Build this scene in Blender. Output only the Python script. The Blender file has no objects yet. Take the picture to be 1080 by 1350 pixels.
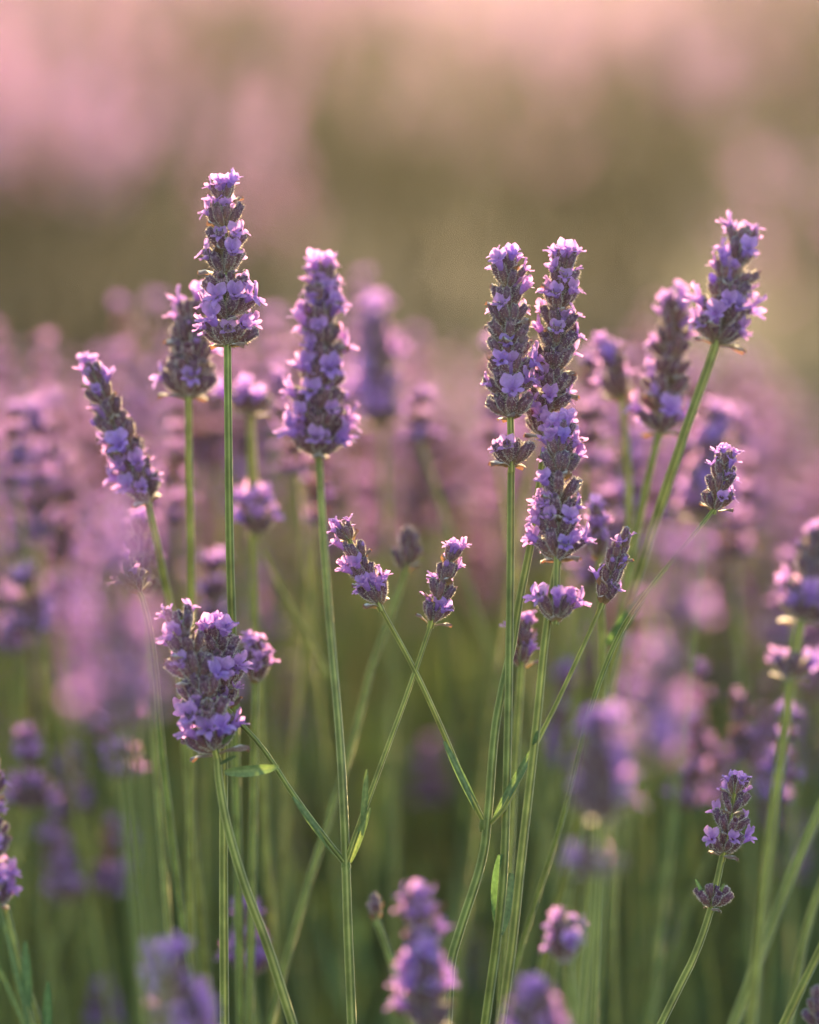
import bpy, math, random
import numpy as np
from mathutils import Vector, Matrix

# ------------------------------------------------------------------ camera, sky, sun, exposure
scene = bpy.context.scene
CAM_H, PITCH, FPX = 0.66, math.radians(10.0), 5192.0      # metres, radians, pixels (photo is 1080 x 1350)
cam_d = bpy.data.cameras.new('camera'); cam = bpy.data.objects.new('camera', cam_d)
scene.collection.objects.link(cam); scene.camera = cam
cam.location = (0, 0, CAM_H); cam.rotation_euler = (math.pi / 2 - PITCH, 0, 0)
cam_d.sensor_fit = 'HORIZONTAL'; cam_d.sensor_width = 24.0; cam_d.lens = 24.0 * FPX / 1080.0
cam_d.clip_start = 0.02; cam_d.clip_end = 2000
cam_d.dof.use_dof = True; cam_d.dof.focus_distance = 1.0; cam_d.dof.aperture_fstop = 3.6

SUN_EL, SUN_AZ = math.radians(12.5), math.radians(0.6)      # ahead of the camera, a little to the right
world = bpy.data.worlds.new('World'); scene.world = world; world.use_nodes = True
wn = world.node_tree.nodes; wl = world.node_tree.links; wn.clear()
sky = wn.new('ShaderNodeTexSky'); sky.sky_type = 'NISHITA'; sky.sun_disc = False
sky.sun_elevation = SUN_EL; sky.sun_rotation = SUN_AZ; sky.air_density = 1.0; sky.dust_density = 0.6; sky.ozone_density = 1.0
bg = wn.new('ShaderNodeBackground'); bg.inputs['Strength'].default_value = 0.14
wo = wn.new('ShaderNodeOutputWorld'); wl.new(sky.outputs[0], bg.inputs[0]); wl.new(bg.outputs[0], wo.inputs[0])
sun_d = bpy.data.lights.new('sun', 'SUN'); sun_d.energy = 5.0; sun_d.angle = math.radians(0.6); sun_d.color = (1.0, 0.71, 0.36)
sun = bpy.data.objects.new('sun', sun_d); scene.collection.objects.link(sun)
sdir = Vector((math.sin(SUN_AZ) * math.cos(SUN_EL), math.cos(SUN_AZ) * math.cos(SUN_EL), math.sin(SUN_EL)))
sun.rotation_euler = sdir.to_track_quat('Z', 'Y').to_euler(); sun.location = (0, 3, 3)
vs = scene.view_settings; vs.view_transform = 'Standard'; vs.look = 'None'; vs.exposure = 1.88; vs.gamma = 1.0
vs.use_curve_mapping = False
HAZE_DENSITY, HAZE_G = 0.0054, 0.955

cy = scene.cycles
cy.use_denoising = True; cy.max_bounces = 6; cy.diffuse_bounces = 3; cy.glossy_bounces = 2
cy.transmission_bounces = 4; cy.transparent_max_bounces = 6; cy.volume_bounces = 0
cy.caustics_reflective = False; cy.caustics_refractive = False; cy.sample_clamp_indirect = 4.0

R = random.Random(11)
NP = np.random.default_rng(11)
COL = scene.collection

def at(x, y, d):
    """photo pixel + distance along the view axis -> world point"""
    u = (x - 540.0) / FPX; v = (675.0 - y) / FPX
    c, s = math.cos(PITCH), math.sin(PITCH)
    return Vector((d * u, d * (c + v * s), CAM_H + d * (v * c - s)))

# ------------------------------------------------------------------ materials
def newmat(name):
    m = bpy.data.materials.new(name); m.use_nodes = True; m.node_tree.nodes.clear()
    return m, m.node_tree.nodes, m.node_tree.links

def ramp(n, stops):
    r = n.new('ShaderNodeValToRGB'); e = r.color_ramp.elements
    while len(e) < len(stops): e.new(0.5)
    for k, (p, c) in zip(e, stops): k.position = p; k.color = (*c, 1)
    return r

def plant_mat(name, stops, var, translucent, sheen=0.0, rough=0.6, spec=0.3, tint=(1, 1, 1), sheen_tint=(1, .95, .85), grain=900, grain_amt=.25):
    """colour from pigment tone along the piece, varied per piece; part of the light passes through"""
    m, n, l = newmat(name)
    out = n.new('ShaderNodeOutputMaterial')
    tone = n.new('ShaderNodeAttribute'); tone.attribute_name = 'tone'
    rnd = n.new('ShaderNodeAttribute'); rnd.attribute_name = 'rnd'
    oi = n.new('ShaderNodeObjectInfo')
    add = n.new('ShaderNodeMath'); add.operation = 'ADD'; l.new(rnd.outputs['Fac'], add.inputs[0]); l.new(oi.outputs['Random'], add.inputs[1])
    fr = n.new('ShaderNodeMath'); fr.operation = 'FRACT'; l.new(add.outputs[0], fr.inputs[0])
    rp = ramp(n, stops); l.new(tone.outputs['Fac'], rp.inputs[0])
    vr = ramp(n, var); l.new(fr.outputs[0], vr.inputs[0])
    mul = n.new('ShaderNodeMix'); mul.data_type = 'RGBA'; mul.blend_type = 'MULTIPLY'; mul.inputs[0].default_value = 1
    l.new(rp.outputs[0], mul.inputs[6]); l.new(vr.outputs[0], mul.inputs[7])
    tc = n.new('ShaderNodeTexCoord'); no = n.new('ShaderNodeTexNoise'); no.inputs['Scale'].default_value = grain; no.inputs['Detail'].default_value = 2
    l.new(tc.outputs['Object'], no.inputs['Vector'])
    mr = n.new('ShaderNodeMapRange'); mr.inputs[1].default_value = .3; mr.inputs[2].default_value = .7
    mr.inputs[3].default_value = 1 - grain_amt; mr.inputs[4].default_value = 1 + grain_amt; l.new(no.outputs['Fac'], mr.inputs[0])
    m2 = n.new('ShaderNodeVectorMath'); m2.operation = 'SCALE'; l.new(mul.outputs[2], m2.inputs[0]); l.new(mr.outputs[0], m2.inputs['Scale'])
    p = n.new('ShaderNodeBsdfPrincipled'); l.new(m2.outputs[0], p.inputs['Base Color'])
    p.inputs['Roughness'].default_value = rough; p.inputs['Specular IOR Level'].default_value = spec
    if sheen:
        p.inputs['Sheen Weight'].default_value = sheen; p.inputs['Sheen Roughness'].default_value = .35
        p.inputs['Sheen Tint'].default_value = (*sheen_tint, 1)
    if translucent:
        t = n.new('ShaderNodeBsdfTranslucent')
        tm = n.new('ShaderNodeVectorMath'); tm.operation = 'MULTIPLY'; l.new(m2.outputs[0], tm.inputs[0]); tm.inputs[1].default_value = tint
        l.new(tm.outputs[0], t.inputs['Color'])
        mx = n.new('ShaderNodeMixShader'); mx.inputs[0].default_value = translucent
        l.new(p.outputs[0], mx.inputs[1]); l.new(t.outputs[0], mx.inputs[2]); l.new(mx.outputs[0], out.inputs[0])
    else:
        l.new(p.outputs[0], out.inputs[0])
    return m

PVAR = [(0, (.92, .86, 1.0)), (.35, (1.12, 1.0, .98)), (.7, (1.22, 1.06, .96)), (1, (1.06, .94, .98))]
M_PETAL = plant_mat('petal', [(0, (.26, .13, .48)), (.35, (.43, .26, .67)), (1, (.66, .47, .82))], PVAR, .55, sheen=.2, tint=(1.1, .94, 1.06), grain_amt=.15)
M_CALYX = plant_mat('calyx', [(0, (.30, .22, .11)), (.3, (.24, .125, .11)), (.75, (.165, .07, .125)), (1, (.33, .20, .27))],
                    [(0, (.8, .8, .9)), (.5, (1, .95, .9)), (1, (1.2, 1.15, 1.0))], .27, sheen=1.0, tint=(1.6, 1.3, .9), grain=2500, grain_amt=.35)
M_FUZZ = plant_mat('fuzz', [(0, (.84, .72, .54)), (1, (.86, .76, .66))], [(0, (.9, .9, .9)), (1, (1, 1, 1))], .5, rough=.8)
M_STEM = plant_mat('stem_skin', [(0, (.14, .175, .032)), (1, (.50, .47, .14))], [(0, (.85, .95, .9)), (.5, (1, 1, 1)), (1, (1.2, 1.1, .9))], .2, sheen=.7, rough=.55, spec=.25,
                   sheen_tint=(1, 1, .7), grain=160, grain_amt=.3)
M_LEAF = plant_mat('leaf_skin', [(0, (.115, .185, .070)), (1, (.21, .275, .12))], [(0, (.7, .85, .8)), (.5, (1, 1, 1)), (1, (1.25, 1.1, .9))], .4, sheen=.2, rough=.5, tint=(.95, 1.02, .7))
M_DRY = plant_mat('dry_petal', [(0, (.16, .10, .10)), (1, (.25, .17, .20))], [(0, (.8, .8, .8)), (1, (1.2, 1.1, 1))], .3, sheen=.4)
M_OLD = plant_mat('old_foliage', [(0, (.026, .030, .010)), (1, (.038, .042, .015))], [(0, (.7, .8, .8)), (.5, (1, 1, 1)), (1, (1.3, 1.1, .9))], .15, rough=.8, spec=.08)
MATS = [M_PETAL, M_CALYX, M_FUZZ, M_STEM, M_LEAF, M_DRY, M_OLD]
PETAL, CALYX, FUZZ, STEM, LEAF, DRY, OLD = range(7)

# ------------------------------------------------------------------ mesh templates (triangles in numpy)
class T:
    """vertices, triangles, material index per triangle, pigment tone per vertex"""
    def __init__(s): s.v = []; s.f = []; s.m = []; s.t = []
    def grid(s, P, tone, mat, closed=False):
        nr, nc = len(P), len(P[0]); b = len(s.v)
        for i in range(nr):
            for j in range(nc): s.v.append(tuple(P[i][j])); s.t.append(tone[i][j] if isinstance(tone[i], (list, tuple)) else tone[i])
        for i in range(nr - 1):
            for j in range(nc if closed else nc - 1):
                k = (j + 1) % nc
                a, c, d, e = b + i * nc + j, b + i * nc + k, b + (i + 1) * nc + k, b + (i + 1) * nc + j
                s.f += [(a, c, d), (a, d, e)]; s.m += [mat, mat]
    def tri(s, a, b, c, tone, mat):
        k = len(s.v); s.v += [tuple(a), tuple(b), tuple(c)]; s.t += [tone] * 3; s.f.append((k, k + 1, k + 2)); s.m.append(mat)
    def done(s):
        s.v = np.array(s.v, float).reshape(-1, 3); s.f = np.array(s.f, np.int32).reshape(-1, 3); s.m = np.array(s.m, np.int32); s.t = np.array(s.t, float)
        return s

def to_mesh(name, V, F, Mi, tone, rnd=None):
    me = bpy.data.meshes.new(name)
    n = len(F)
    me.vertices.add(len(V)); me.vertices.foreach_set('co', np.ascontiguousarray(V, np.float32).ravel())
    me.loops.add(n * 3); me.loops.foreach_set('vertex_index', np.ascontiguousarray(F, np.int32).ravel())
    me.polygons.add(n); me.polygons.foreach_set('loop_start', np.arange(0, n * 3, 3, dtype=np.int32))
    used = sorted(set(int(k) for k in np.unique(Mi)))
    remap = np.zeros(16, np.int32)
    for i, k in enumerate(used): me.materials.append(MATS[k]); remap[k] = i
    me.polygons.foreach_set('material_index', remap[np.asarray(Mi, np.int32)])
    me.polygons.foreach_set('use_smooth', np.ones(n, bool))
    a = me.attributes.new('tone', 'FLOAT', 'POINT'); a.data.foreach_set('value', np.ascontiguousarray(tone, np.float32))
    if rnd is not None:
        a = me.attributes.new('rnd', 'FLOAT', 'POINT'); a.data.foreach_set('value', np.ascontiguousarray(rnd, np.float32))
    me.update(calc_edges=True)
    return me

def mesh_of(name, t): return to_mesh(name, t.v, t.f, t.m, t.t)

class Merge:
    def __init__(s): s.V = []; s.F = []; s.M = []; s.T = []; s.R = []; s.n = 0
    def add(s, t, mat4=None, rnd=None):
        V = t.v
        if mat4 is not None:
            A = np.array(mat4); V = V @ A[:3, :3].T + A[:3, 3]
        s.V.append(V); s.F.append(t.f + s.n); s.M.append(t.m); s.T.append(t.t)
        s.R.append(np.full(len(V), R.random() if rnd is None else rnd)); s.n += len(V)
    def mesh(s, name): return to_mesh(name, np.concatenate(s.V), np.concatenate(s.F), np.concatenate(s.M), np.concatenate(s.T), np.concatenate(s.R))
    def template(s):
        t = T(); t.v = np.concatenate(s.V); t.f = np.concatenate(s.F); t.m = np.concatenate(s.M); t.t = np.concatenate(s.T); return t

MM = 0.001
def calyx_t(seg, rings, hairs, rg, L=6.0, dia=2.7):
    t = T(); prof = []
    for i in range(rings):
        u = i / (rings - 1)
        r = dia / 2 * (0.32 + 0.75 * math.sin(min(1, u * 1.5) * math.pi / 2) - 0.26 * max(0, u - .6) / .4)
        prof.append((u, r))
    bend = rg.uniform(.2, 1.3)
    P = []; tone = []
    for u, r in prof:
        row = []; tr = []
        for j in range(seg):
            a = 2 * math.pi * j / seg
            rib = 1 + (.07 if j % 2 == 0 else -.07) * (seg > 7)
            tooth = (.35 if (j % 3 == 0) else 0) * (u > .95)
            row.append(((r * rib * math.cos(a) + bend * u * u) * MM, r * rib * math.sin(a) * MM, (u * L + tooth) * MM))
            tr.append(min(1, u * .85 + (.18 if j % 2 == 0 else -.06)))
        P.append(row); tone.append([max(0, x) for x in tr])
    if rings > 4:       # the open mouth turns inwards
        row = [(x * .55 + bend * .45 * MM, y * .55, (L - 1.0) * MM) for x, y, z in P[-1]]
        P.append(row); tone.append([.6] * seg)
    t.grid(P, tone, CALYX, True)
    for _ in range(hairs):
        u = rg.uniform(.05, 1.0); a = rg.uniform(0, 2 * math.pi)
        k = min(rings - 2, int(u * (rings - 1))); fu = u * (rings - 1) - k
        r = prof[k][1] * (1 - fu) + prof[k + 1][1] * fu
        b = Vector(((r * math.cos(a) + bend * u * u) * MM, r * math.sin(a) * MM, u * L * MM))
        n = Vector((math.cos(a), math.sin(a), rg.uniform(-.2, .9))).normalized()
        tg = n.cross(Vector((rg.uniform(-1, 1), rg.uniform(-1, 1), rg.uniform(-1, 1)))).normalized()
        h = rg.uniform(.3, .75) * MM
        t.tri(b - tg * .075 * MM, b + tg * .075 * MM, b + n * h + tg * rg.uniform(-.15, .15) * MM, rg.random(), FUZZ)
    return t.done()

def lobe(t, base, d, side, L, W, curl, rg, nu=4, nv=4, mat=PETAL, t0=.3, t1=1.0):
    d = d.normalized(); side = (side - d * side.dot(d)).normalized(); nrm = d.cross(side)
    P = []; tone = []; ph = rg.uniform(0, 6)
    for i in range(nv + 1):
        v = i / nv; w = W / 2 * max(.34 * (1 - v), math.sqrt(max(.02, 1 - ((v - .56) / .47) ** 2)))
        row = []
        for j in range(nu + 1):
            u = 2 * j / nu - 1
            vv = v - .10 * v * abs(u) ** 2
            h = curl * v * v * L + .18 * W * u * u * (1 - .4 * v) + .10 * L * math.sin(4 * u + ph + 5 * v) * v
            row.append(base + d * (L * vv) + side * (w * u) + nrm * h)
        P.append(row); tone.append(t0 + (t1 - t0) * v)
    t.grid(P, tone, mat)

def floret_t(rg, hi=True, openness=1.0):
    t = T(); seg, rings = (8, 5) if hi else (4, 2)
    Lt = rg.uniform(6.6, 8.0); P = []; tone = []; bend = rg.uniform(.2, .9)
    for i in range(rings):
        u = i / (rings - 1); z = 3.5 + (Lt - 3.5) * u; r = .62 + .62 * u ** 1.5
        P.append([((r * math.cos(2 * math.pi * j / seg) + bend * u * u * -.6) * MM, r * math.sin(2 * math.pi * j / seg) * MM, z * MM) for j in range(seg)])
        tone.append(.05 + .4 * u)
    t.grid(P, tone, PETAL, True)
    c = Vector((bend * -.6 * MM, 0, Lt * MM)); q = 5 if hi else 1
    o = openness
    for sy in (-1, 1):      # upper lip, two broad lobes
        a = rg.uniform(15, 50) * o
        d = Vector((math.sin(math.radians(a)), sy * rg.uniform(.25, .45) * o, math.cos(math.radians(a))))
        lobe(t, c + Vector((.9 * MM, sy * .55 * MM, -.2 * MM)), d, Vector((0, 1, 0)), rg.uniform(2.8, 3.6) * MM, rg.uniform(2.5, 3.2) * MM, rg.uniform(-.25, .2), rg, q, q)
    for a in (-58, 0, 58):  # lower lip, three small lobes
        a += rg.uniform(-8, 8); ra = math.radians(a); e = rg.uniform(.1, .9)
        d = Vector((-math.cos(ra) * o, math.sin(ra) * o, e * (1.4 - .6 * o)))
        lobe(t, c + Vector((-.7 * math.cos(ra) * MM, .8 * math.sin(ra) * MM, -.15 * MM)), d, Vector((-math.sin(ra), -math.cos(ra), 0)), rg.uniform(2.0, 2.8) * MM, rg.uniform(1.5, 2.0) * MM, rg.uniform(-.3, .3), rg, q, q)
    return t.done()

def wilted_t(rg):
    t = T(); c = Vector((0, 0, 5.2 * MM))
    for k in range(3):
        a = rg.uniform(0, 6.28); d = Vector((math.cos(a) * .5, math.sin(a) * .5, 1))
        lobe(t, c, d, Vector((-math.sin(a), math.cos(a), 0)), rg.uniform(1.4, 2.4) * MM, 1.0 * MM, rg.uniform(-.8, .8), rg, 2, 3, DRY, 0, 1)
    return t.done()

def bud_t(rg):
    t = T(); P = []; tone = []
    for i in range(5):
        u = i / 4; r = .95 * math.sin(math.pi * (.2 + .72 * u)); P.append([(r * math.cos(6.283 * j / 7) * MM, r * math.sin(6.283 * j / 7) * MM, (5.0 + 2.2 * u) * MM) for j in range(7)]); tone.append(.1 + .5 * u)
    t.grid(P, tone, PETAL, True); return t.done()

def bract_t(rg):
    t = T(); lobe(t, Vector((0, 0, 0)), Vector((0, 0, 1)), Vector((0, 1, 0)), rg.uniform(4.5, 6) * MM, rg.uniform(3, 4) * MM, rg.uniform(.1, .4), rg, 4, 4, CALYX, .0, .25)
    return t.done()

def leaf_t(L, W, curl, rg, nv=8):
    t = T(); P = []; tone = []
    for i in range(nv + 1):
        v = i / nv; w = W / 2 * (math.sin(math.pi * (.06 + .90 * v)) ** .6); h = curl * L * v * v
        P.append([(-w + 0, h + .35 * w, v * L), (-.5 * w, h + .1 * w, v * L), (0, h, v * L), (.5 * w, h + .1 * w, v * L), (w, h + .35 * w, v * L)])
        tone.append([.5, .2, 1, .2, .5])
    t.grid(P, tone, LEAF); return t.done()

def tube_t(pts, radii, hi=True):
    """square ridged stem along points"""
    t = T(); n = len(pts); P = []; tone = []; seg = 12 if hi else 4
    ref = Vector((1, .25, 0)).normalized()
    for i in range(n):
        tg = (pts[min(n - 1, i + 1)] - pts[max(0, i - 1)]).normalized()
        a = (ref - tg * ref.dot(tg)).normalized(); b = tg.cross(a); ref = a
        row = []; tr = []
        for j in range(seg):
            th = 2 * math.pi * j / seg
            if hi:
                k = j % 3; rr = 1.12 if k == 0 else .84; tv = 1.0 if k == 0 else .1
            else: rr, tv = 1.0, .4
            row.append(pts[i] + (a * math.cos(th) + b * math.sin(th)) * radii[i] * rr); tr.append(tv)
        P.append(row); tone.append(tr)
    t.grid(P, tone, STEM, True)
    if hi:
        hg = random.Random(n); hw = Vector((1, .3, .2))
        for i in range(n - 1):
            d = pts[i + 1] - pts[i]; L = d.length
            if L < 1e-6: continue
            e = d / L; a = (hw - e * hw.dot(e)).normalized(); b = e.cross(a)
            for _ in range(int(L / MM * 14)):
                th = hg.uniform(0, 6.283); q = a * math.cos(th) + b * math.sin(th); p = pts[i] + d * hg.random() + q * radii[i] * .85
                h = p + (q + e * hg.uniform(-.6, .9)).normalized() * hg.uniform(.2, .5) * MM; w = e.cross(q) * .03 * MM
                t.tri(p - w, p + w, h, 1.0, STEM)
    return t.done()

def smooth(pts, per=6):
    if len(pts) < 3: return [pts[0].lerp(pts[-1], i / 6) for i in range(7)]
    q = [pts[0] * 2 - pts[1]] + pts + [pts[-1] * 2 - pts[-2]]; out = []
    for i in range(1, len(q) - 2):
        for k in range(per):
            u = k / per; a, b, c, d = q[i - 1], q[i], q[i + 1], q[i + 2]
            out.append(.5 * ((2 * b) + (c - a) * u + (2 * a - 5 * b + 4 * c - d) * u * u + (3 * b - a - 3 * c + d) * u ** 3))
    return out + [pts[-1]]

rg = random.Random(5)
CALYX_T = [calyx_t(12, 7, 210, rg, rg.uniform(5.2, 6.6), rg.uniform(1.9, 2.4)) for _ in range(8)]
FLORET_T = [floret_t(rg, True, o) for o in (.25, .4, .55, .7, .8, .9, 1.0, 1.05, 1.1, 1.2, .6, .95)]
WILT_T = [wilted_t(rg) for _ in range(4)]; BUD_T = [bud_t(rg) for _ in range(2)]; BRACT_T = [bract_t(rg) for _ in range(4)]
CALYX_LO = [calyx_t(5, 4, 0, rg, 6.0, 2.7) for _ in range(3)]; FLORET_LO = [floret_t(rg, False) for _ in range(5)]
CALYX_ME = [mesh_of('calyx', t) for t in CALYX_T]; FLORET_ME = [mesh_of('floret', t) for t in FLORET_T]
WILT_ME = [mesh_of('wilted_floret', t) for t in WILT_T]; BUD_ME = [mesh_of('bud', t) for t in BUD_T]; BRACT_ME = [mesh_of('bract', t) for t in BRACT_T]

# ------------------------------------------------------------------ how a spike is laid out: a list of (kind, matrix) along its axis
def frame(p, z, up):
    z = z.normalized(); x = (up - z * up.dot(z))
    if x.length < 1e-4: x = Vector((1, 0, 0)) - z * z.x
    x.normalize(); y = z.cross(x)
    return Matrix(((x.x, y.x, z.x, p.x), (x.y, y.y, z.y, p.y), (x.z, y.z, z.z, p.z), (0, 0, 0, 1)))

def spike_layout(base, tip, whorls, rg, flower=.35, size=1.0, per=9, wilt=.25, bulge=1.0, lower=None, bud=.1, tight=1.0, jit=.6):
    """base, tip: Vectors. whorls: how many. lower: extra whorls at these distances (m) below the base"""
    ax = (tip - base); L = ax.length; ax.normalize()
    top = L - 7.5 * MM * size
    hs = [top * (i / max(1, whorls - 1)) ** .96 for i in range(whorls)] if whorls > 1 else [0.0]
    items = []
    side = ax.cross(Vector((.3, 1, .1))).normalized(); fw = ax.cross(side)
    wh = [(h, i / max(1, whorls - 1)) for i, h in enumerate(hs)]
    for h in (lower or []): wh.append((-h, -.1))
    for h, u in wh:
        h += rg.uniform(-1, 1) * jit * MM; c = base + ax * h
        isl = u < -.05
        n = max(4, int(round(per * (1.05 - .42 * max(0, u) ** 2)))) if not isl else rg.randint(8, 10)
        sz = size * (1.0 - .22 * max(0, u) ** 2) * bulge * (.92 if isl else 1)
        ph = rg.uniform(0, 6.28)
        al0 = (57 - 26 * max(0, u) ** 1.4) * tight if not isl else 50
        fl = flower * (.45 + 1.1 * abs(2 * max(0, u) - 1)) * rg.uniform(.5, 1.45)
        for k in range(n):
            a = ph + 2 * math.pi * k / n + rg.uniform(-.2, .2); rad = side * math.cos(a) + fw * math.sin(a)
            al = math.radians(al0 + rg.uniform(-12, 10)); z = ax * math.cos(al) + rad * math.sin(al)
            s = sz * rg.uniform(.86, 1.12)
            p = c + rad * .7 * MM + ax * rg.uniform(-.6, .9) * MM
            items.append(('calyx', frame(p, z, ax) @ Matrix.Scale(s, 4)))
            r = rg.random(); fm = frame(p, z + ax * .12, ax + rad * rg.uniform(-.2, .2)) @ Matrix.Scale(s * rg.uniform(.72, 1.05), 4)
            if r < fl: items.append(('floret', fm))
            elif r < fl + wilt * 1.25: items.append(('wilted_floret', fm))
            elif r < fl + wilt + bud: items.append(('bud', fm))
        for k in range(3 if not isl else 2):     # an inner, more upright set
            a = rg.uniform(0, 6.28); rad = side * math.cos(a) + fw * math.sin(a); al = math.radians(rg.uniform(12, 28)); z = ax * math.cos(al) + rad * math.sin(al)
            p = c + rad * .5 * MM + ax * rg.uniform(.3, 1.6) * MM; s = sz * rg.uniform(.75, .95)
            items.append(('calyx', frame(p, z, ax) @ Matrix.Scale(s, 4)))
            if rg.random() < fl * .8: items.append(('floret', frame(p, z, ax + rad) @ Matrix.Scale(s, 4)))
        for k in range(2):
            a = ph + math.pi * k + rg.uniform(-.3, .3); rad = side * math.cos(a) + fw * math.sin(a); al = math.radians(al0 + 18)
            items.append(('bract', frame(c - ax * .6 * MM + rad * .7 * MM, ax * math.cos(al) + rad * math.sin(al), -rad + ax * .2) @ Matrix.Scale(sz * rg.uniform(.8, 1.1), 4)))
    return items, ax

LIB = {'calyx': CALYX_ME, 'floret': FLORET_ME, 'wilted_floret': WILT_ME, 'bud': BUD_ME, 'bract': BRACT_ME}

def link(o, parent=None):
    COL.objects.link(o)
    if parent is not None: o.parent = parent
    return o

def tag(o, label=None, cat=None, group=None, kind=None):
    if label: o['label'] = label
    if cat: o['category'] = cat
    if group: o['group'] = group
    if kind: o['kind'] = kind
    return o

def shifted(t, off):
    t.v = t.v - np.array(off); return t

# ------------------------------------------------------------------ the setting
def terrain():
    m, n, l = newmat('soil'); out = n.new('ShaderNodeOutputMaterial'); p = n.new('ShaderNodeBsdfPrincipled'); p.inputs['Roughness'].default_value = .95
    tc = n.new('ShaderNodeTexCoord'); no = n.new('ShaderNodeTexNoise'); no.inputs['Scale'].default_value = 6; no.inputs['Detail'].default_value = 8
    l.new(tc.outputs['Object'], no.inputs['Vector']); r = ramp(n, [(.3, (.035, .028, .018)), (.55, (.05, .042, .025)), (.75, (.04, .055, .02))]); l.new(no.outputs['Fac'], r.inputs[0]); l.new(r.outputs[0], p.inputs['Base Color'])
    bp = n.new('ShaderNodeBump'); bp.inputs['Strength'].default_value = .8; bp.inputs['Distance'].default_value = .03; l.new(no.outputs['Fac'], bp.inputs['Height']); l.new(bp.outputs[0], p.inputs['Normal']); l.new(p.outputs[0], out.inputs[0])
    me = bpy.data.meshes.new('ground'); S = 200
    me.from_pydata([(-S, -S, 0), (S, -S, 0), (S, S, 0), (-S, S, 0)], [], [(0, 1, 2, 3)]); me.materials.append(m)
    o = link(bpy.data.objects.new('ground', me)); tag(o, 'brown soil and weeds between the lavender rows', None, None, 'structure')
terrain()

# low detail stalk pieces for the mass of the field
def spike_lo(rg, L, whorls, flower, per=6):
    items, ax = spike_layout(Vector((0, 0, 0)), Vector((0, 0, L)), whorls, rg, flower=flower, per=per, wilt=0, bud=0, jit=1.8)
    mg = Merge()
    for k, m in items:
        if k == 'calyx': mg.add(rg.choice(CALYX_LO), m, 0)
        elif k == 'floret': mg.add(rg.choice(FLORET_LO), m, 0)
    return mg.template()

def tiny_spike(rg):
    """far stalk head: a few dozen triangles"""
    t = T(); L = rg.uniform(30, 55) * MM
    for k in range(16):
        u = (k + rg.random()) / 16; a = rg.uniform(0, 6.28); rad = Vector((math.cos(a), math.sin(a), 0)); p = Vector((0, 0, u * L)) + rad * 1.5 * MM
        q = p + rad * 5.5 * MM + Vector((0, 0, 5 * MM)); s = rad.cross(Vector((0, 0, 1))) * 2.6 * MM
        t.tri(p - s * .3, p + s * .3, q, .7, CALYX); t.tri(q - s, q + s, p, .4, CALYX)
        if rg.random() < .55:
            t.tri(q - s * 1.4, q + s * 1.4, q + rad * 3 * MM + Vector((0, 0, 5 * MM)), 1.0, PETAL); t.tri(q - s * 1.2, q + s * 1.2, q + rad * 4 * MM - Vector((0, 0, 1.5 * MM)), .8, PETAL)
    return t.done()

def tiny_leaf(rg, L, W, mat=4):
    t = T(); a, b, c, d = Vector((0, 0, 0)), Vector((-W / 2, L * .04, L * .5)), Vector((W / 2, L * .04, L * .5)), Vector((0, L * .14, L))
    t.v = [tuple(x) for x in (a, b, c, d)]; t.f = [(0, 2, 1), (1, 2, 3)]; t.m = [mat, mat]; t.t = [.2, .5, .5, .8]
    return t.done()

rg = random.Random(21)
TINY = [tiny_spike(rg) for _ in range(8)]
TSTEM = tube_t([Vector((0, 0, 0)), Vector((.006, .004, .5)), Vector((0, 0, 1))], [1.3 * MM, 1.2 * MM, 1.0 * MM], False)
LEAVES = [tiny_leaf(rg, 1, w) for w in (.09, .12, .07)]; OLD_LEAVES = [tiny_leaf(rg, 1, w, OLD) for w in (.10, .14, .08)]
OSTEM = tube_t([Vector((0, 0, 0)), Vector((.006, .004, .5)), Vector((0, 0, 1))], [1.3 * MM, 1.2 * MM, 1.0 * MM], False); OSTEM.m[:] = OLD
GSTEM = tube_t([Vector((0, 0, 0)), Vector((.006, .004, .5)), Vector((0, 0, 1))], [1.1 * MM, 1.0 * MM, .7 * MM], False); GSTEM.m[:] = LEAF

def batch(tmpl, mats, rnds):
    """many copies of one template at once (numpy)"""
    A = np.array(mats); n = len(A)
    V = np.einsum('nij,vj->nvi', A[:, :3, :3], tmpl.v) + A[:, None, :3, 3]
    F = tmpl.f[None] + (np.arange(n) * len(tmpl.v))[:, None, None]
    return V.reshape(-1, 3), F.reshape(-1, 3), np.tile(tmpl.m, n), np.tile(tmpl.t, n), np.repeat(np.array(rnds), len(tmpl.v))

class Mass:
    def __init__(s): s.jobs = {}
    def put(s, key, t, m, r): s.jobs.setdefault(key, (t, [], [])); s.jobs[key][1].append(np.array(m)); s.jobs[key][2].append(r)
    def build(s, name, label):
        V = []; F = []; M = []; TT = []; RR = []; n = 0
        for t, ms, rs in s.jobs.values():
            v, f, m, tt, rr = batch(t, ms, rs); V.append(v); F.append(f + n); M.append(m); TT.append(tt); RR.append(rr); n += len(v)
        me = to_mesh(name, np.concatenate(V), np.concatenate(F), np.concatenate(M), np.concatenate(TT), np.concatenate(RR))
        o = link(bpy.data.objects.new(name, me)); tag(o, label, None, None, 'stuff'); return o

def stalk_mats(root, tip, L):
    z = (tip - root).normalized(); b = tip - z * L
    f = frame(root, z, Vector((R.uniform(-1, 1), R.uniform(-1, 1), 0)))
    return f @ Matrix.Diagonal((1, 1, (b - root).length, 1)), frame(b, z, Vector((R.uniform(-1, 1), R.uniform(-1, 1), 0)))

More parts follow.
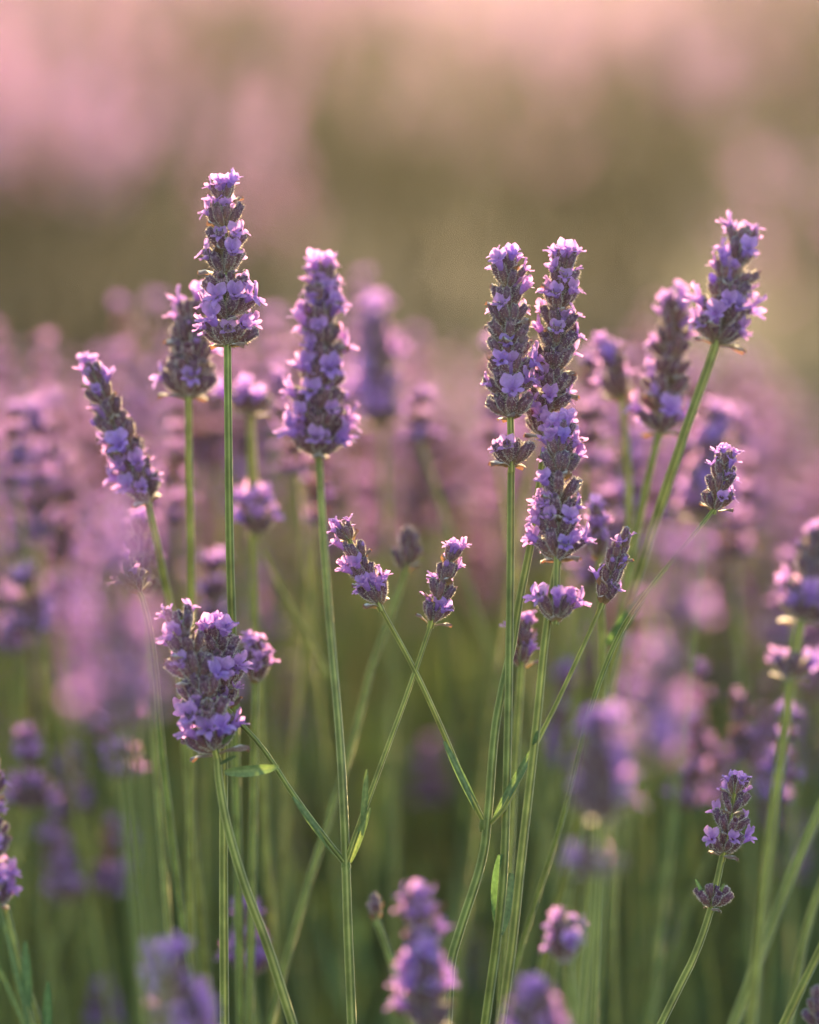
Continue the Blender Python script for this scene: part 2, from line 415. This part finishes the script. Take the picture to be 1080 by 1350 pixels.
def bush(mass, rg, c, rad, h, nst, nlf, scale=1.0):
    for _ in range(nst):
        a = rg.uniform(0, 6.283); q = math.sqrt(rg.random()); dx, dy = math.cos(a) * q, math.sin(a) * q
        top = h * (1 - .18 * q ** 2.4) * rg.uniform(.86, 1.06)
        root = Vector((c[0] + dx * rad * .35, c[1] + dy * rad * .35, .03)); tip = Vector((c[0] + dx * rad * .95, c[1] + dy * rad * .95, top))
        i = rg.randrange(len(TINY)); sm, hm = stalk_mats(root, tip, .04)
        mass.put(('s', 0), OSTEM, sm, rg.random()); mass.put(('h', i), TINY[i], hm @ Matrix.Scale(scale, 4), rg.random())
    for _ in range(nlf):
        a = rg.uniform(0, 6.283); q = math.sqrt(rg.random()); e = rg.random() ** .5
        z0 = h * .80 * math.sqrt(max(.05, 1 - q * q)) * e; th = rg.uniform(0, 6.28); tl = rg.uniform(.1, .8); i = rg.randrange(3)
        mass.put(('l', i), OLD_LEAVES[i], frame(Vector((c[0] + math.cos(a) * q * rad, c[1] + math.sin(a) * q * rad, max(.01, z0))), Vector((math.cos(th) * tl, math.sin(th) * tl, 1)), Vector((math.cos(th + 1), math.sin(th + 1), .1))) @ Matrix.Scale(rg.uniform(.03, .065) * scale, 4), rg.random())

def field_row(mass, rg, yc, x0, x1, step, dens, scale, bare, hh=(.44, .58)):
    x = x0
    while x < x1:
        rad = rg.uniform(.24, .36); y = yc + rg.uniform(-.32, .32); green = bare(x, y) or rg.random() < (.5 if .06 < x / y < .16 else .10)
        bush(mass, rg, (x, y), rad, rg.uniform(*hh) * (1 - .42 * math.exp(-((x / y - .018) / .042) ** 2) * (y > 3.2)), int(dens * (.12 if green else rg.uniform(.6, 1.1) * (1.7 if x < -.03 * y else 1.0))), int(dens * 7), scale)
        x += step * rg.uniform(.75, 1.2)

rg = random.Random(31)
ms = Mass(); field_row(ms, rg, 2.35, -1.5, 1.5, .30, 60, .9, lambda x, y: -.05 < x < .09, (.27, .38)); field_row(ms, rg, 2.8, -1.6, 1.6, .40, 95, .9, lambda x, y: -.06 < x < .10); ms.build('lavender_row', 'hazy row of lavender bushes in bloom across the lane behind the near bush')
ms = Mass(); field_row(ms, rg, 3.8, -2.0, 2.0, .42, 85, .9, lambda x, y: .26 < x < .42, (.50, .62)); ms.build('lavender_row', 'second row of lavender bushes glowing in the low sun beyond the first hazy row')
ms = Mass(); field_row(ms, rg, 4.9, -2.6, 2.6, .45, 90, 1.0, lambda x, y: .36 < x < .6, (.50, .60)); ms.build('lavender_row', 'third pale row of lavender bushes farther off in the glow')
ms = Mass()
for yc in (6, 7.3, 8.7, 10.2, 12, 14, 16.5, 19.5): field_row(ms, rg, yc, -yc * .4, yc * .4, .5, 60, 1.6, lambda x, y: False, (.44, .54))
ms.build('lavender_field', 'far rows of lavender fading into the warm haze')

# ------------------------------------------------------------------ leafy body of the near bush, and the stalks nobody can count
rg = random.Random(41)
ms = Mass()
for _ in range(18000):
    x = rg.uniform(-.75, .75); y = rg.uniform(.98, 2.15); w = (y - 1.55) / .62
    z = (.33 - .10 * abs(w) ** 2) * rg.random() ** .5
    if w < -.6: z *= .7
    L = rg.uniform(.025, .055); th = rg.uniform(0, 6.28); tl = rg.uniform(.05, .7)
    i = rg.randrange(3)
    ms.put(('l', i), LEAVES[i], frame(Vector((x, y, max(.01, z))), Vector((math.cos(th) * tl, math.sin(th) * tl, 1)), Vector((math.cos(th + 1), math.sin(th + 1), .1))) @ Matrix.Scale(L, 4), rg.random())
for _ in range(1500):       # bare stems standing in the leaves
    x = rg.uniform(-.6, .6); y = rg.uniform(1.15, 2.0); root = Vector((x * .8, y + .05, .03)); tip = Vector((x + rg.uniform(-.06, .06), y, rg.uniform(.28, .42)))
    z = tip - root; ms.put(('s', 0), GSTEM, frame(root, z, Vector((1, rg.uniform(-1, 1), 0))) @ Matrix.Diagonal((1, 1, z.length, 1)), rg.random())
ms.build('bush_foliage', 'narrow green leaves and bare stems filling the lavender bush')
DEEP_L = [.040, .030, .024, .046]; DEEP = [spike_lo(rg, L, n_, f_, 6) for L, n_, f_ in zip(DEEP_L, (5, 4, 3, 6), (.4, .5, .55, .3))]
ms = Mass()
for sx in (-1, 1):         # the same bush going on beyond the picture
    for _ in range(260):
        x = sx * rg.uniform(.26, 1.1); y = rg.uniform(1.1, 2.0); sm, hm = stalk_mats(Vector((x * .85, y + .05, .03)), Vector((x, y, .52 - .14 * abs((y - 1.3) / .7) - rg.uniform(0, .12))), .04)
        i = rg.randrange(8); ms.put(('s', 0), TSTEM, sm, rg.random()); ms.put(('h', i), TINY[i], hm, rg.random())
for _ in range(420):       # stalks deeper in the bush, beyond the ones that can be told apart
    d = rg.uniform(1.35, 2.0); x = rg.uniform(-100, 1180); y = 470 + 45 * math.sin(x * .013) + 30 * math.sin(x * .041 + 1) + 400 * rg.random() ** 1.2
    if 330 < x < 680 and y > 720: continue
    tip = at(x, y, d); i = rg.randrange(4); sm, hm = stalk_mats(Vector((tip.x * .9, tip.y + .04, .03)), tip, DEEP_L[i])
    ms.put(('s', 0), TSTEM, sm, rg.random()); ms.put(('d', i), DEEP[i], hm @ Matrix.Scale(rg.uniform(.75, 1.0), 4), rg.random())
ms.build('lavender_mass', 'more lavender deep in the near bush and on to either side')

# ------------------------------------------------------------------ stalks one can tell apart
def part_mesh(name, t, off, parent, rnd=False):
    me = mesh_of(name, shifted(t, off)); return link(bpy.data.objects.new(name, me), parent)

def stalk(label, stem, spikes=(), branches=(), leaves=(), group=None, r=.95, seed=0, to_ground=True, name='lavender_stalk'):
    """stem: [(x, y, d), ...] photo pixels from the top down. spikes: dicts with base, tip (x, y, d). branches: pixel lists from node to head"""
    rg = random.Random(seed * 7 + 3)
    pts = [at(*p) for p in stem]
    if to_ground:
        e, pr = pts[-1], pts[-2]; dv = (e - pr).normalized()
        h = max(.05, e.z - .03); mid = e + dv * (h * .35)
        root = Vector((mid.x + dv.x * h * .25, mid.y + .03, .0)); pts += [mid, root]
    else: root = pts[-1]
    o = bpy.data.objects.new(name, None); o.empty_display_size = .01; o.location = root; link(o)
    tag(o, label, 'lavender', group)
    sp = smooth(pts, 7); n = len(sp)
    part_mesh('stem', tube_t(sp, [r * MM * (.92 + .35 * i / n) for i in range(n)]), root, o)
    for b in branches:
        bp = smooth([at(*p) for p in b], 6); part_mesh('side_stem', tube_t(bp, [r * MM * (.74 - .16 * i / len(bp)) for i in range(len(bp))]), root, o)
    for b in branches[:1]:
        c = at(*b[0]); ax = (at(*b[0]) - pts[-1]).normalized(); c = c - ax * .8 * MM
        t = tube_t([c + ax * k * .55 * MM for k in range(-3, 4)], [r * MM * q for q in (1.0, 1.08, 1.2, 1.27, 1.2, 1.08, .95)]); t.t = t.t * .5
        part_mesh('stem_node', t, root, o)
    for s in spikes:
        s = dict(s); base, tip = at(*s.pop('base')), at(*s.pop('tip')); low = s.get('lower')
        s['size'] = s.get('size', 1.0) * (1.12 if s['whorls'] > 5 else 1.0)
        items, ax = spike_layout(base, tip, rg=rg, **s)
        f = [base - ax * (max(low or [0]) + 2 * MM)] + [base.lerp(tip, k / 5) for k in range(1, 5)] + [tip - ax * 5 * MM]
        t = shifted(tube_t(f, [r * .9 * MM, r * .85 * MM, r * .75 * MM, r * .65 * MM, r * .55 * MM, .3 * MM]), base)
        fs = link(bpy.data.objects.new('flower_spike', mesh_of('flower_spike', t)), o); fs.location = base - root
        sh = Matrix.Translation(-base)
        for kind, m in items:
            c = bpy.data.objects.new(kind, rg.choice(LIB[kind])); c.matrix_basis = sh @ m; link(c, fs)
    for (b, tip, W, curl) in leaves:
        b, tip = at(*b), at(*tip); z = tip - b; L = z.length
        t = leaf_t(L, W * MM, curl, rg); c = link(bpy.data.objects.new('leaf', mesh_of('leaf', t)), o)
        c.matrix_basis = Matrix.Translation(-root) @ frame(b, z, Vector((1, .35, .1)) if curl >= 0 else Vector((-1, .35, .1)))
    return o

def S(base, tip, whorls, **k): return dict(base=base, tip=tip, whorls=whorls, **k)

G1 = None
stalk('tall straight lavender stalk rising highest, spike of seven open tiers on a bare stem',
      [(300, 455, 1.0), (301, 560, 1.0), (303, 720, 1.005), (307, 860, 1.02), (311, 1000, 1.035), (318, 1350, 1.05)],
      [S((300, 452, 1.0), (294, 226, 1.0), 7, flower=.42, wilt=.28, per=9)], seed=1)
stalk('plump lavender stalk with thin side shoots forking low, beside the tallest one',
      [(421, 604, 1.038), (425, 680, 1.034), (435, 820, 1.025), (447, 960, 1.01), (453, 1060, 1.0), (456, 1140, 1.0), (459, 1230, 1.0), (464, 1350, 1.0)],
      [S((420, 598, 1.04), (426, 332, 1.04), 9, flower=.55, wilt=.2, per=12, size=1.15),
       S((570, 818, 1.0), (602, 714, 1.0), 4, flower=.5, per=6, size=.85, tight=.62, wilt=.1),
       S((298, 934, .995), (270, 880, .99), 3, flower=.3, per=6, size=.85, tight=.8)],
      branches=[[(456, 1139, 1.0), (472, 1092, .998), (500, 1015, .998), (536, 918, 1.0), (570, 818, 1.0)],
                [(455, 1138, 1.0), (425, 1100, .998), (385, 1045, .996), (345, 985, .995), (298, 934, .995)]],
      leaves=[((462, 1137, 1.0), (487, 1066, .995), 2.2, -.05), ((478, 1100, .998), (485, 1016, .993), 1.8, .04), ((447, 1132, 1.0), (388, 1052, .993), 1.9, .05)], seed=2)
stalk('slim lavender stalk whose spike is split by a gap above a loose lowest tier',
      [(674, 620, 1.0), (673, 760, 1.0), (671, 900, 1.0), (668, 1040, 1.0), (664, 1150, 1.0), (655, 1240, 1.005), (640, 1350, 1.01)],
      [S((673, 548, 1.0), (668, 316, 1.005), 9, flower=.33, wilt=.3, per=9, lower=[12.5 * MM])],
      leaves=[((657, 1222, 1.004), (661, 1128, .998), 4.2, .03), ((660, 1232, 1.004), (676, 1150, 1.01), 4, .05)], seed=3)
stalk('crowned lavender stalk with a pale tip, small side shoots fork from its bent stem',
      [(718, 590, 1.01), (714, 620, 1.01), (702, 705, 1.008), (684, 797, 1.005), (675, 853, 1.004), (663, 906, 1.003), (652, 970, 1.002), (643, 1078, 1.0), (634, 1140, 1.0), (606, 1228, 1.0), (594, 1275, 1.0), (590, 1350, 1.0)],
      [S((720, 570, 1.01), (748, 314, 1.005), 9, flower=.38, wilt=.3, per=9, size=1.02),
       S((499, 796, 1.0), (447, 681, 1.0), 4, flower=.55, per=6, size=.88, tight=.68, wilt=.1),
       S((795, 793, 1.0), (829, 688, 1.0), 5, flower=.14, per=5, size=.9, tight=.5, wilt=.05, bud=.3)],
      branches=[[(638, 1084, 1.0), (612, 1030, .999), (580, 955, .999), (545, 880, 1.0), (499, 796, 1.0)],
                [(647, 1085, 1.0), (668, 1060, .998), (700, 995, .997), (735, 925, .998), (770, 850, 1.0), (795, 793, 1.0)]],
      leaves=[((636, 1080, 1.0), (587, 978, .995), 2.2, .03), ((650, 1083, 1.0), (708, 978, .992), 2.2, -.04)], seed=4)
stalk('lavender stalk with a broad violet spike and one ring of flowers below a gap',
      [(736, 740, .99), (729, 775, .99), (718, 850, .99), (706, 970, .99), (690, 1110, .99), (676, 1240, .99), (661, 1350, .99)],
      [S((735, 735, .99), (740, 540, .995), 7, flower=.45, wilt=.25, per=9, size=1.0, lower=[15 * MM])],
      leaves=[((704, 985, .99), (710, 966, .985), 1.4, .1)], seed=5)
stalk('tiny-headed lavender stalk tucked behind the split spike stem',
      [(688, 876, 1.03), (685, 920, 1.03), (681, 980, 1.03), (672, 1130, 1.03), (660, 1350, 1.03)], [S((688, 874, 1.03), (692, 808, 1.03), 3, flower=.5, per=5, size=.8, tight=.6)], seed=6, r=1.0)
stalk('leaning lavender stalk with a dense pale crown, its stem slanting across its neighbour',
      [(943, 457, 1.03), (928, 500, 1.03), (905, 565, 1.03), (870, 670, 1.035), (843, 755, 1.04), (815, 840, 1.045), (795, 920, 1.05), (770, 1050, 1.06)],
      [S((944, 452, 1.03), (984, 285, 1.03), 6, flower=.45, wilt=.25, per=10, size=1.08)], r=1.2, seed=7)
stalk('lavender stalk with a pointed narrow spike beside the leaning crowned one',
      [(869, 572, 1.055), (857, 620, 1.055), (842, 690, 1.06), (825, 780, 1.06), (805, 880, 1.065), (785, 1000, 1.07)],
      [S((871, 568, 1.055), (894, 374, 1.06), 8, flower=.35, wilt=.25, per=8, size=1.0)], seed=8)
stalk('short budding lavender stalk with a few pink lobes between tall spikes',
      [(819, 524, 1.085), (825, 580, 1.085), (829, 640, 1.085), (828, 720, 1.085), (815, 850, 1.085), (800, 1000, 1.09)],
      [S((818, 522, 1.085), (797, 434, 1.085), 3, flower=.5, wilt=.05, per=5, size=1.1, tight=.55)], seed=9)
stalk('small lavender spike on a thread-thin slanting stem',
      [(944, 668, 1.0), (925, 692, 1.0), (890, 735, 1.0), (850, 785, 1.0), (815, 840, 1.005), (780, 930, 1.01), (750, 1050, 1.02)],
      [S((944, 668, 1.0), (963, 584, 1.0), 4, flower=.35, per=6, size=.85, tight=.75)], r=.55, seed=10)
stalk('soft lavender spike standing just behind the thread-thin stalk', [(925, 690, 1.14), (918, 760, 1.14), (905, 900, 1.14), (890, 1050, 1.14)], [S((925, 685, 1.14), (950, 528, 1.14), 7, flower=.5, per=9, size=1.1)], seed=11)
stalk('small pale lavender spike hugging the broad violet one', [(790, 733, 1.045), (793, 800, 1.045), (795, 900, 1.045), (790, 1080, 1.05)], [S((790, 733, 1.045), (786, 655, 1.045), 4, flower=.5, per=5, size=.9, tight=.55)],
      leaves=[((800, 850, 1.045), (850, 785, 1.03), 3.5, -.1)], seed=12)
stalk('rounded lavender spike beside the tallest one, brown calyces and few flowers',
      [(249, 524, 1.04), (249, 600, 1.04), (251, 700, 1.04), (252, 800, 1.045), (252, 950, 1.05)], [S((248, 520, 1.04), (256, 374, 1.04), 6, flower=.25, wilt=.2, per=9, size=1.12)], seed=13)
stalk('lavender stalk leaning out from the bush, long loose spike with brown calyces',
      [(195, 664, 1.035), (202, 695, 1.035), (213, 745, 1.04), (224, 800, 1.045), (238, 900, 1.05), (250, 1050, 1.06)], [S((194, 660, 1.035), (113, 468, 1.03), 8, flower=.3, wilt=.2, per=7, size=1.0, tight=.8)], seed=14)
stalk('stubby lavender spike half hidden under the leaning loose one', [(188, 785, 1.06), (195, 850, 1.06), (205, 1000, 1.06)], [S((188, 782, 1.06), (180, 668, 1.06), 4, flower=.25, per=7)], seed=15)
stalk('narrow dark lavender spike almost touching the leaning loose one', [(186, 785, 1.02), (200, 850, 1.02), (215, 1000, 1.03)], [S((183, 780, 1.02), (163, 728, 1.02), 3, flower=.3, per=5, size=.8, tight=.6)], r=.8, seed=16)
stalk('lavender stalk with a flat top ring and a second ring far below',
      [(330, 548, 1.085), (331, 620, 1.085), (334, 720, 1.085), (338, 860, 1.085), (345, 1000, 1.09)], [S((330, 545, 1.085), (327, 497, 1.085), 2, flower=.4, per=8, size=1.05, lower=[27 * MM, 33 * MM])],
      branches=[[(430, 885, 1.1), (400, 830, 1.1), (372, 778, 1.1), (347, 728, 1.1)]], seed=17)
stalk('small violet spike on a short stem beside the tallest stem', [(337, 900, 1.035), (336, 960, 1.035), (334, 1100, 1.04)], [S((337, 897, 1.035), (338, 828, 1.035), 3, flower=.4, per=6, size=.95, tight=.7)], seed=18)
stalk('bushy dark violet lavender spike on a slanting stem, in front of a second spike',
      [(287, 1000, .985), (289, 1030, .985), (300, 1090, .985), (322, 1165, .985), (352, 1245, .985), (386, 1350, .985)],
      [S((284, 990, .985), (232, 788, .985), 6, flower=.42, wilt=.2, per=8, size=1.12)],
      leaves=[((296, 1018, .985), (362, 1016, .98), 3.0, -.22), ((292, 1008, .985), (312, 1000, .98), 2.5, .1), ((290, 985, .985), (308, 972, .98), 2.6, .1)], seed=19)
stalk('violet lavender spike on an upright stem, pressed against a bushy darker spike',
      [(297, 905, .995), (296, 960, .995), (295, 1040, .995), (295, 1200, .995), (296, 1350, .995)], [S((296, 910, .995), (280, 808, .995), 5, flower=.5, wilt=.1, per=9, size=1.2)], seed=20)
stalk('low lavender stalk with a small spike and one pair of bud clusters below it',
      [(953, 1128, 1.0), (946, 1160, 1.0), (937, 1200, 1.0), (915, 1262, 1.0), (872, 1350, 1.0)], [S((954, 1126, 1.0), (976, 1010, 1.0), 4, flower=.65, wilt=.2, per=7, size=.88), S((939, 1193, 1.0), (944, 1160, 1.0), 1, flower=0, wilt=.1, per=6, size=.8)],
      leaves=[((938, 1200, 1.0), (919, 1160, .998), 1.3, .1), ((938, 1200, 1.0), (957, 1167, .998), 1.3, .1)], r=.85, seed=21)
stalk('thick bare green lavender stem slanting up past the frame edge', [(1130, 960, .95), (1085, 1060, .95), (1045, 1150, .95), (1010, 1240, .95), (968, 1350, .95)], r=1.15, seed=22)
stalk('second bare green stem slanting beside the thick one', [(1120, 1080, 1.05), (1085, 1160, 1.05), (1060, 1240, 1.05), (1040, 1350, 1.05)], r=1.1, seed=23)
stalk('slanting bare stem with a grey bud cluster at its side', [(1140, 1130, .98), (1085, 1245, .98), (1058, 1300, .98), (1034, 1350, .98)], [S((1086, 1360, .97), (1078, 1285, .97), 3, flower=0, wilt=0, per=6, size=.9, tight=.7)], r=1.0, seed=24)
stalk('soft lavender spike with a separate ring of flowers low on its stem', [(1054, 825, .93), (1044, 890, .93), (1030, 1000, .93), (1012, 1130, .93), (990, 1350, .93)], [S((1056, 820, .93), (1085, 680, .93), 5, flower=.4, per=9, size=1.0, lower=[13 * MM])], r=1.1, seed=25)
GF = None
stalk('large blurred lavender spike looming before the bush beside the loose leaning spike', [(168, 975, .73), (180, 1100, .73), (205, 1350, .73)], [S((165, 965, .73), (142, 640, .73), 7, flower=.95, wilt=0, per=6, size=.95, jit=2.5, tight=1.1)], r=1.0, seed=26)
stalk('large blurred lavender spike leaning out in front of the low small spike', [(852, 1005, .77), (830, 1060, .77), (800, 1150, .77), (770, 1350, .77)], [S((852, 995, .77), (908, 690, .77), 6, flower=.95, wilt=0, per=6, size=.95, jit=2.5, tight=1.1)], r=1.0, seed=27)
stalk('blurred lavender spike with a ring of buds lower on a thick stem', [(790, 1085, .86), (786, 1160, .86), (775, 1240, .86), (762, 1350, .86)], [S((792, 1080, .86), (798, 925, .86), 6, flower=.45, per=8, lower=[12 * MM])], r=1.3, seed=28)
stalk('blurred little violet lavender head on a short stem', [(748, 1262, .93), (752, 1300, .93), (758, 1350, .93)], [S((748, 1260, .93), (742, 1195, .93), 3, flower=.5, per=7, tight=.8)], seed=29)
stalk('soft pink-lit lavender spike low between the forking stems', [(566, 1360, .91), (570, 1420, .91)], [S((566, 1355, .91), (550, 1160, .91), 7, flower=.55, per=7, size=1.0, tight=.8)], seed=30)
stalk('green unopened lavender bud on a curved stem', [(496, 1212, .955), (512, 1255, .955), (530, 1310, .955), (542, 1350, .955)], [S((496, 1210, .955), (493, 1172, .955), 2, flower=0, wilt=0, bud=0, per=4, size=.6, tight=.3)], r=.9, seed=31)
stalk('blurred pale lavender spike low in front, between bare stems', [(712, 1380, .88), (715, 1450, .88)], [S((712, 1375, .88), (700, 1280, .88), 4, flower=.55, per=8)], seed=32)
stalk('blurred greyish lavender spike low in front of the slanting stem', [(242, 1400, .88), (250, 1470, .88)], [S((240, 1395, .88), (215, 1235, .88), 6, flower=.4, per=9)], seed=33)
stalk('soft slim lavender spike low behind the slanting stem', [(330, 1290, 1.09), (338, 1350, 1.09), (340, 1450, 1.09)], [S((330, 1285, 1.09), (322, 1175, 1.09), 5, flower=.45, per=6, tight=.8)], seed=34)
stalk('lavender spike with a dry tan base at the bush edge', [(8, 1200, .965), (30, 1290, .965), (55, 1360, .965)], [S((-10, 1195, .965), (-16, 985, .965), 7, flower=.5, per=8, size=.85)], seed=35)
stalk('faded lavender spike with brown calyces at its base on a forked stem', [(88, 1188, 1.2), (84, 1215, 1.2), (72, 1265, 1.2), (80, 1350, 1.2)], [S((88, 1185, 1.2), (68, 1065, 1.2), 5, flower=.4, per=7, tight=.8)],
      branches=[[(72, 1265, 1.2), (45, 1180, 1.2), (15, 1100, 1.2)]], seed=36)
stalk('blurred lavender stalk with tall pink-lit spike right behind the plump one', [(505, 560, 1.2), (508, 650, 1.2), (512, 800, 1.2), (515, 950, 1.2)], [S((505, 556, 1.2), (488, 390, 1.2), 7, flower=.6, per=9, size=1.15)], seed=37)
stalk('dry tan lavender spike behind the two crossing stems', [(536, 748, 1.06), (520, 800, 1.06), (490, 880, 1.06), (470, 960, 1.06)], [S((536, 745, 1.06), (542, 684, 1.06), 3, flower=.0, wilt=.5, per=5, size=.95, tight=.6)], r=.9, seed=38)
def shoot(label, stem, leaves, seed):
    return stalk(label, stem, leaves=leaves, seed=seed, name='leafy_shoot')
shoot('leafy green shoot with narrow upright leaves low at the bush edge', [(28, 1300, .96), (38, 1340, .96), (50, 1400, .96)],
      [((38, 1345, .96), (34, 1242, .955), 2.6, .03), ((45, 1380, .96), (0, 1190, .95), 1.3, .05), ((50, 1390, .96), (-4, 1270, .95), 1.3, .06), ((62, 1390, .965), (64, 1295, .96), 2.4, .02)], 39)

# ------------------------------------------------------------------ stalks of the bush behind: separate, simpler
rg = random.Random(51)
KINDS = [('lavender stalk with a full pink-lit spike in the soft crowd behind', 'full-flowered stalks in the soft crowd behind', [(44, 6, .55), (50, 7, .6), (36, 5, .65), (46, 6, .5), (40, 5, .7)]),
         ('lavender stalk with a short violet spike in the soft crowd behind', 'short-spiked stalks in the soft crowd behind', [(24, 4, .5), (20, 3, .6), (28, 4, .5)]),
         ('lavender stalk with a dim budding spike in the soft crowd behind', 'budding stalks in the soft crowd behind', [(34, 6, .2), (40, 6, .15)])]
KM = []
for lab, grp, vs_ in KINDS:
    KM.append([(L * MM, mesh_of('flower_spike', spike_lo(rg, L * MM, n, fl, 8))) for L, n, fl in vs_])
STEM_ME = [mesh_of('stem', tube_t([Vector((b * math.sin(math.pi * k / 6), b * .5 * math.sin(math.pi * k / 6), k / 6)) for k in range(7)], [1.1 * MM - .3 * MM * k / 6 for k in range(7)], False)) for b in (.0, .02, -.02, .035)]
def mid_stalk(x, y, d, ki):
    lab, grp, _ = KINDS[ki]; L, me = rg.choice(KM[ki]); tip = at(x, y, d)
    root = Vector((tip.x * rg.uniform(.7, 1.0) + rg.uniform(-.04, .04), tip.y + rg.uniform(-.05, .08), .02)); z = (tip - root)
    o = bpy.data.objects.new('lavender_stalk', None); o.empty_display_size = .01
    o.matrix_basis = frame(root, z, Vector((rg.uniform(-1, 1), rg.uniform(-1, 1), 0))); link(o); tag(o, lab, 'lavender', grp)
    s = rg.uniform(.7, 1.08); H = z.length - L * s
    a = bpy.data.objects.new('stem', rg.choice(STEM_ME)); a.scale = (1, 1, H); link(a, o)
    b = bpy.data.objects.new('flower_spike', me); b.location = (0, 0, H - .0005); b.scale = (s, s, s); b.rotation_euler = (rg.uniform(-.1, .1), rg.uniform(-.1, .1), rg.uniform(0, 6)); link(b, o)

n = 0
while n < 228:
    x = rg.uniform(-60, 1140); d = 1.12 + .60 * rg.random()
    y = 452 + 42 * math.sin(x * .013) + 28 * math.sin(x * .041 + 1) + rg.random() ** 1.15 * 480
    if 330 < x < 680 and y > 700 and rg.random() < .85: continue
    if 380 < x < 680 and rg.random() < .35: continue
    if y > 800 and rg.random() < .4: continue
    if 520 < x < 640 and y < 500: continue
    ki = rg.choices((0, 1, 2), (.5, .36, .14))[0]
    mid_stalk(x, y, d, ki); n += 1
for x, y, d, ki in ((163, 390, 1.28, 0), (58, 438, 1.25, 0), (5, 420, 1.3, 0), (465, 355, 1.3, 0), (145, 455, 1.35, 0), (215, 380, 1.35, 0), (650, 430, 1.18, 0), (975, 530, 1.2, 0), (30, 740, 1.14, 1), (350, 400, 1.3, 0), (150, 1075, 1.2, 1), (300, 370, 1.4, 0), (555, 430, 1.35, 0), (45, 955, 1.15, 1), (90, 982, 1.2, 1), (125, 1288, 1.2, 1), (105, 790, 1.3, 0), (32, 690, 1.3, 0), (950, 985, 1.2, 1), (1000, 890, 1.25, 0), (1045, 1075, 1.3, 1), (622, 1195, 1.3, 1), (915, 870, 1.15, 0), (880, 1180, 1.35, 1), (1035, 925, 1.1, 0), (575, 975, 1.35, 1), (60, 600, 1.2, 0), (20, 560, 1.2, 0), (390, 1050, 1.35, 2)):
    mid_stalk(x, y, d, ki)

# ------------------------------------------------------------------ warm air
def haze():
    m, n, l = newmat('haze_air'); out = n.new('ShaderNodeOutputMaterial'); v = n.new('ShaderNodeVolumePrincipled')
    v.inputs['Color'].default_value = (.96, .95, .95, 1); v.inputs['Density'].default_value = HAZE_DENSITY; v.inputs['Anisotropy'].default_value = HAZE_G
    l.new(v.outputs[0], out.inputs['Volume'])
    me = bpy.data.meshes.new('haze'); S, a, b = 210, -1.0, 1.1
    me.from_pydata([(x, y, z) for z in (a, b) for y in (-S, S) for x in (-S, S)], [], [(0, 2, 3, 1), (4, 5, 7, 6), (0, 1, 5, 4), (2, 6, 7, 3), (0, 4, 6, 2), (1, 3, 7, 5)])
    me.materials.append(m); o = link(bpy.data.objects.new('haze', me)); tag(o, 'warm hazy air lit by the low sun', None, None, 'stuff')
haze()
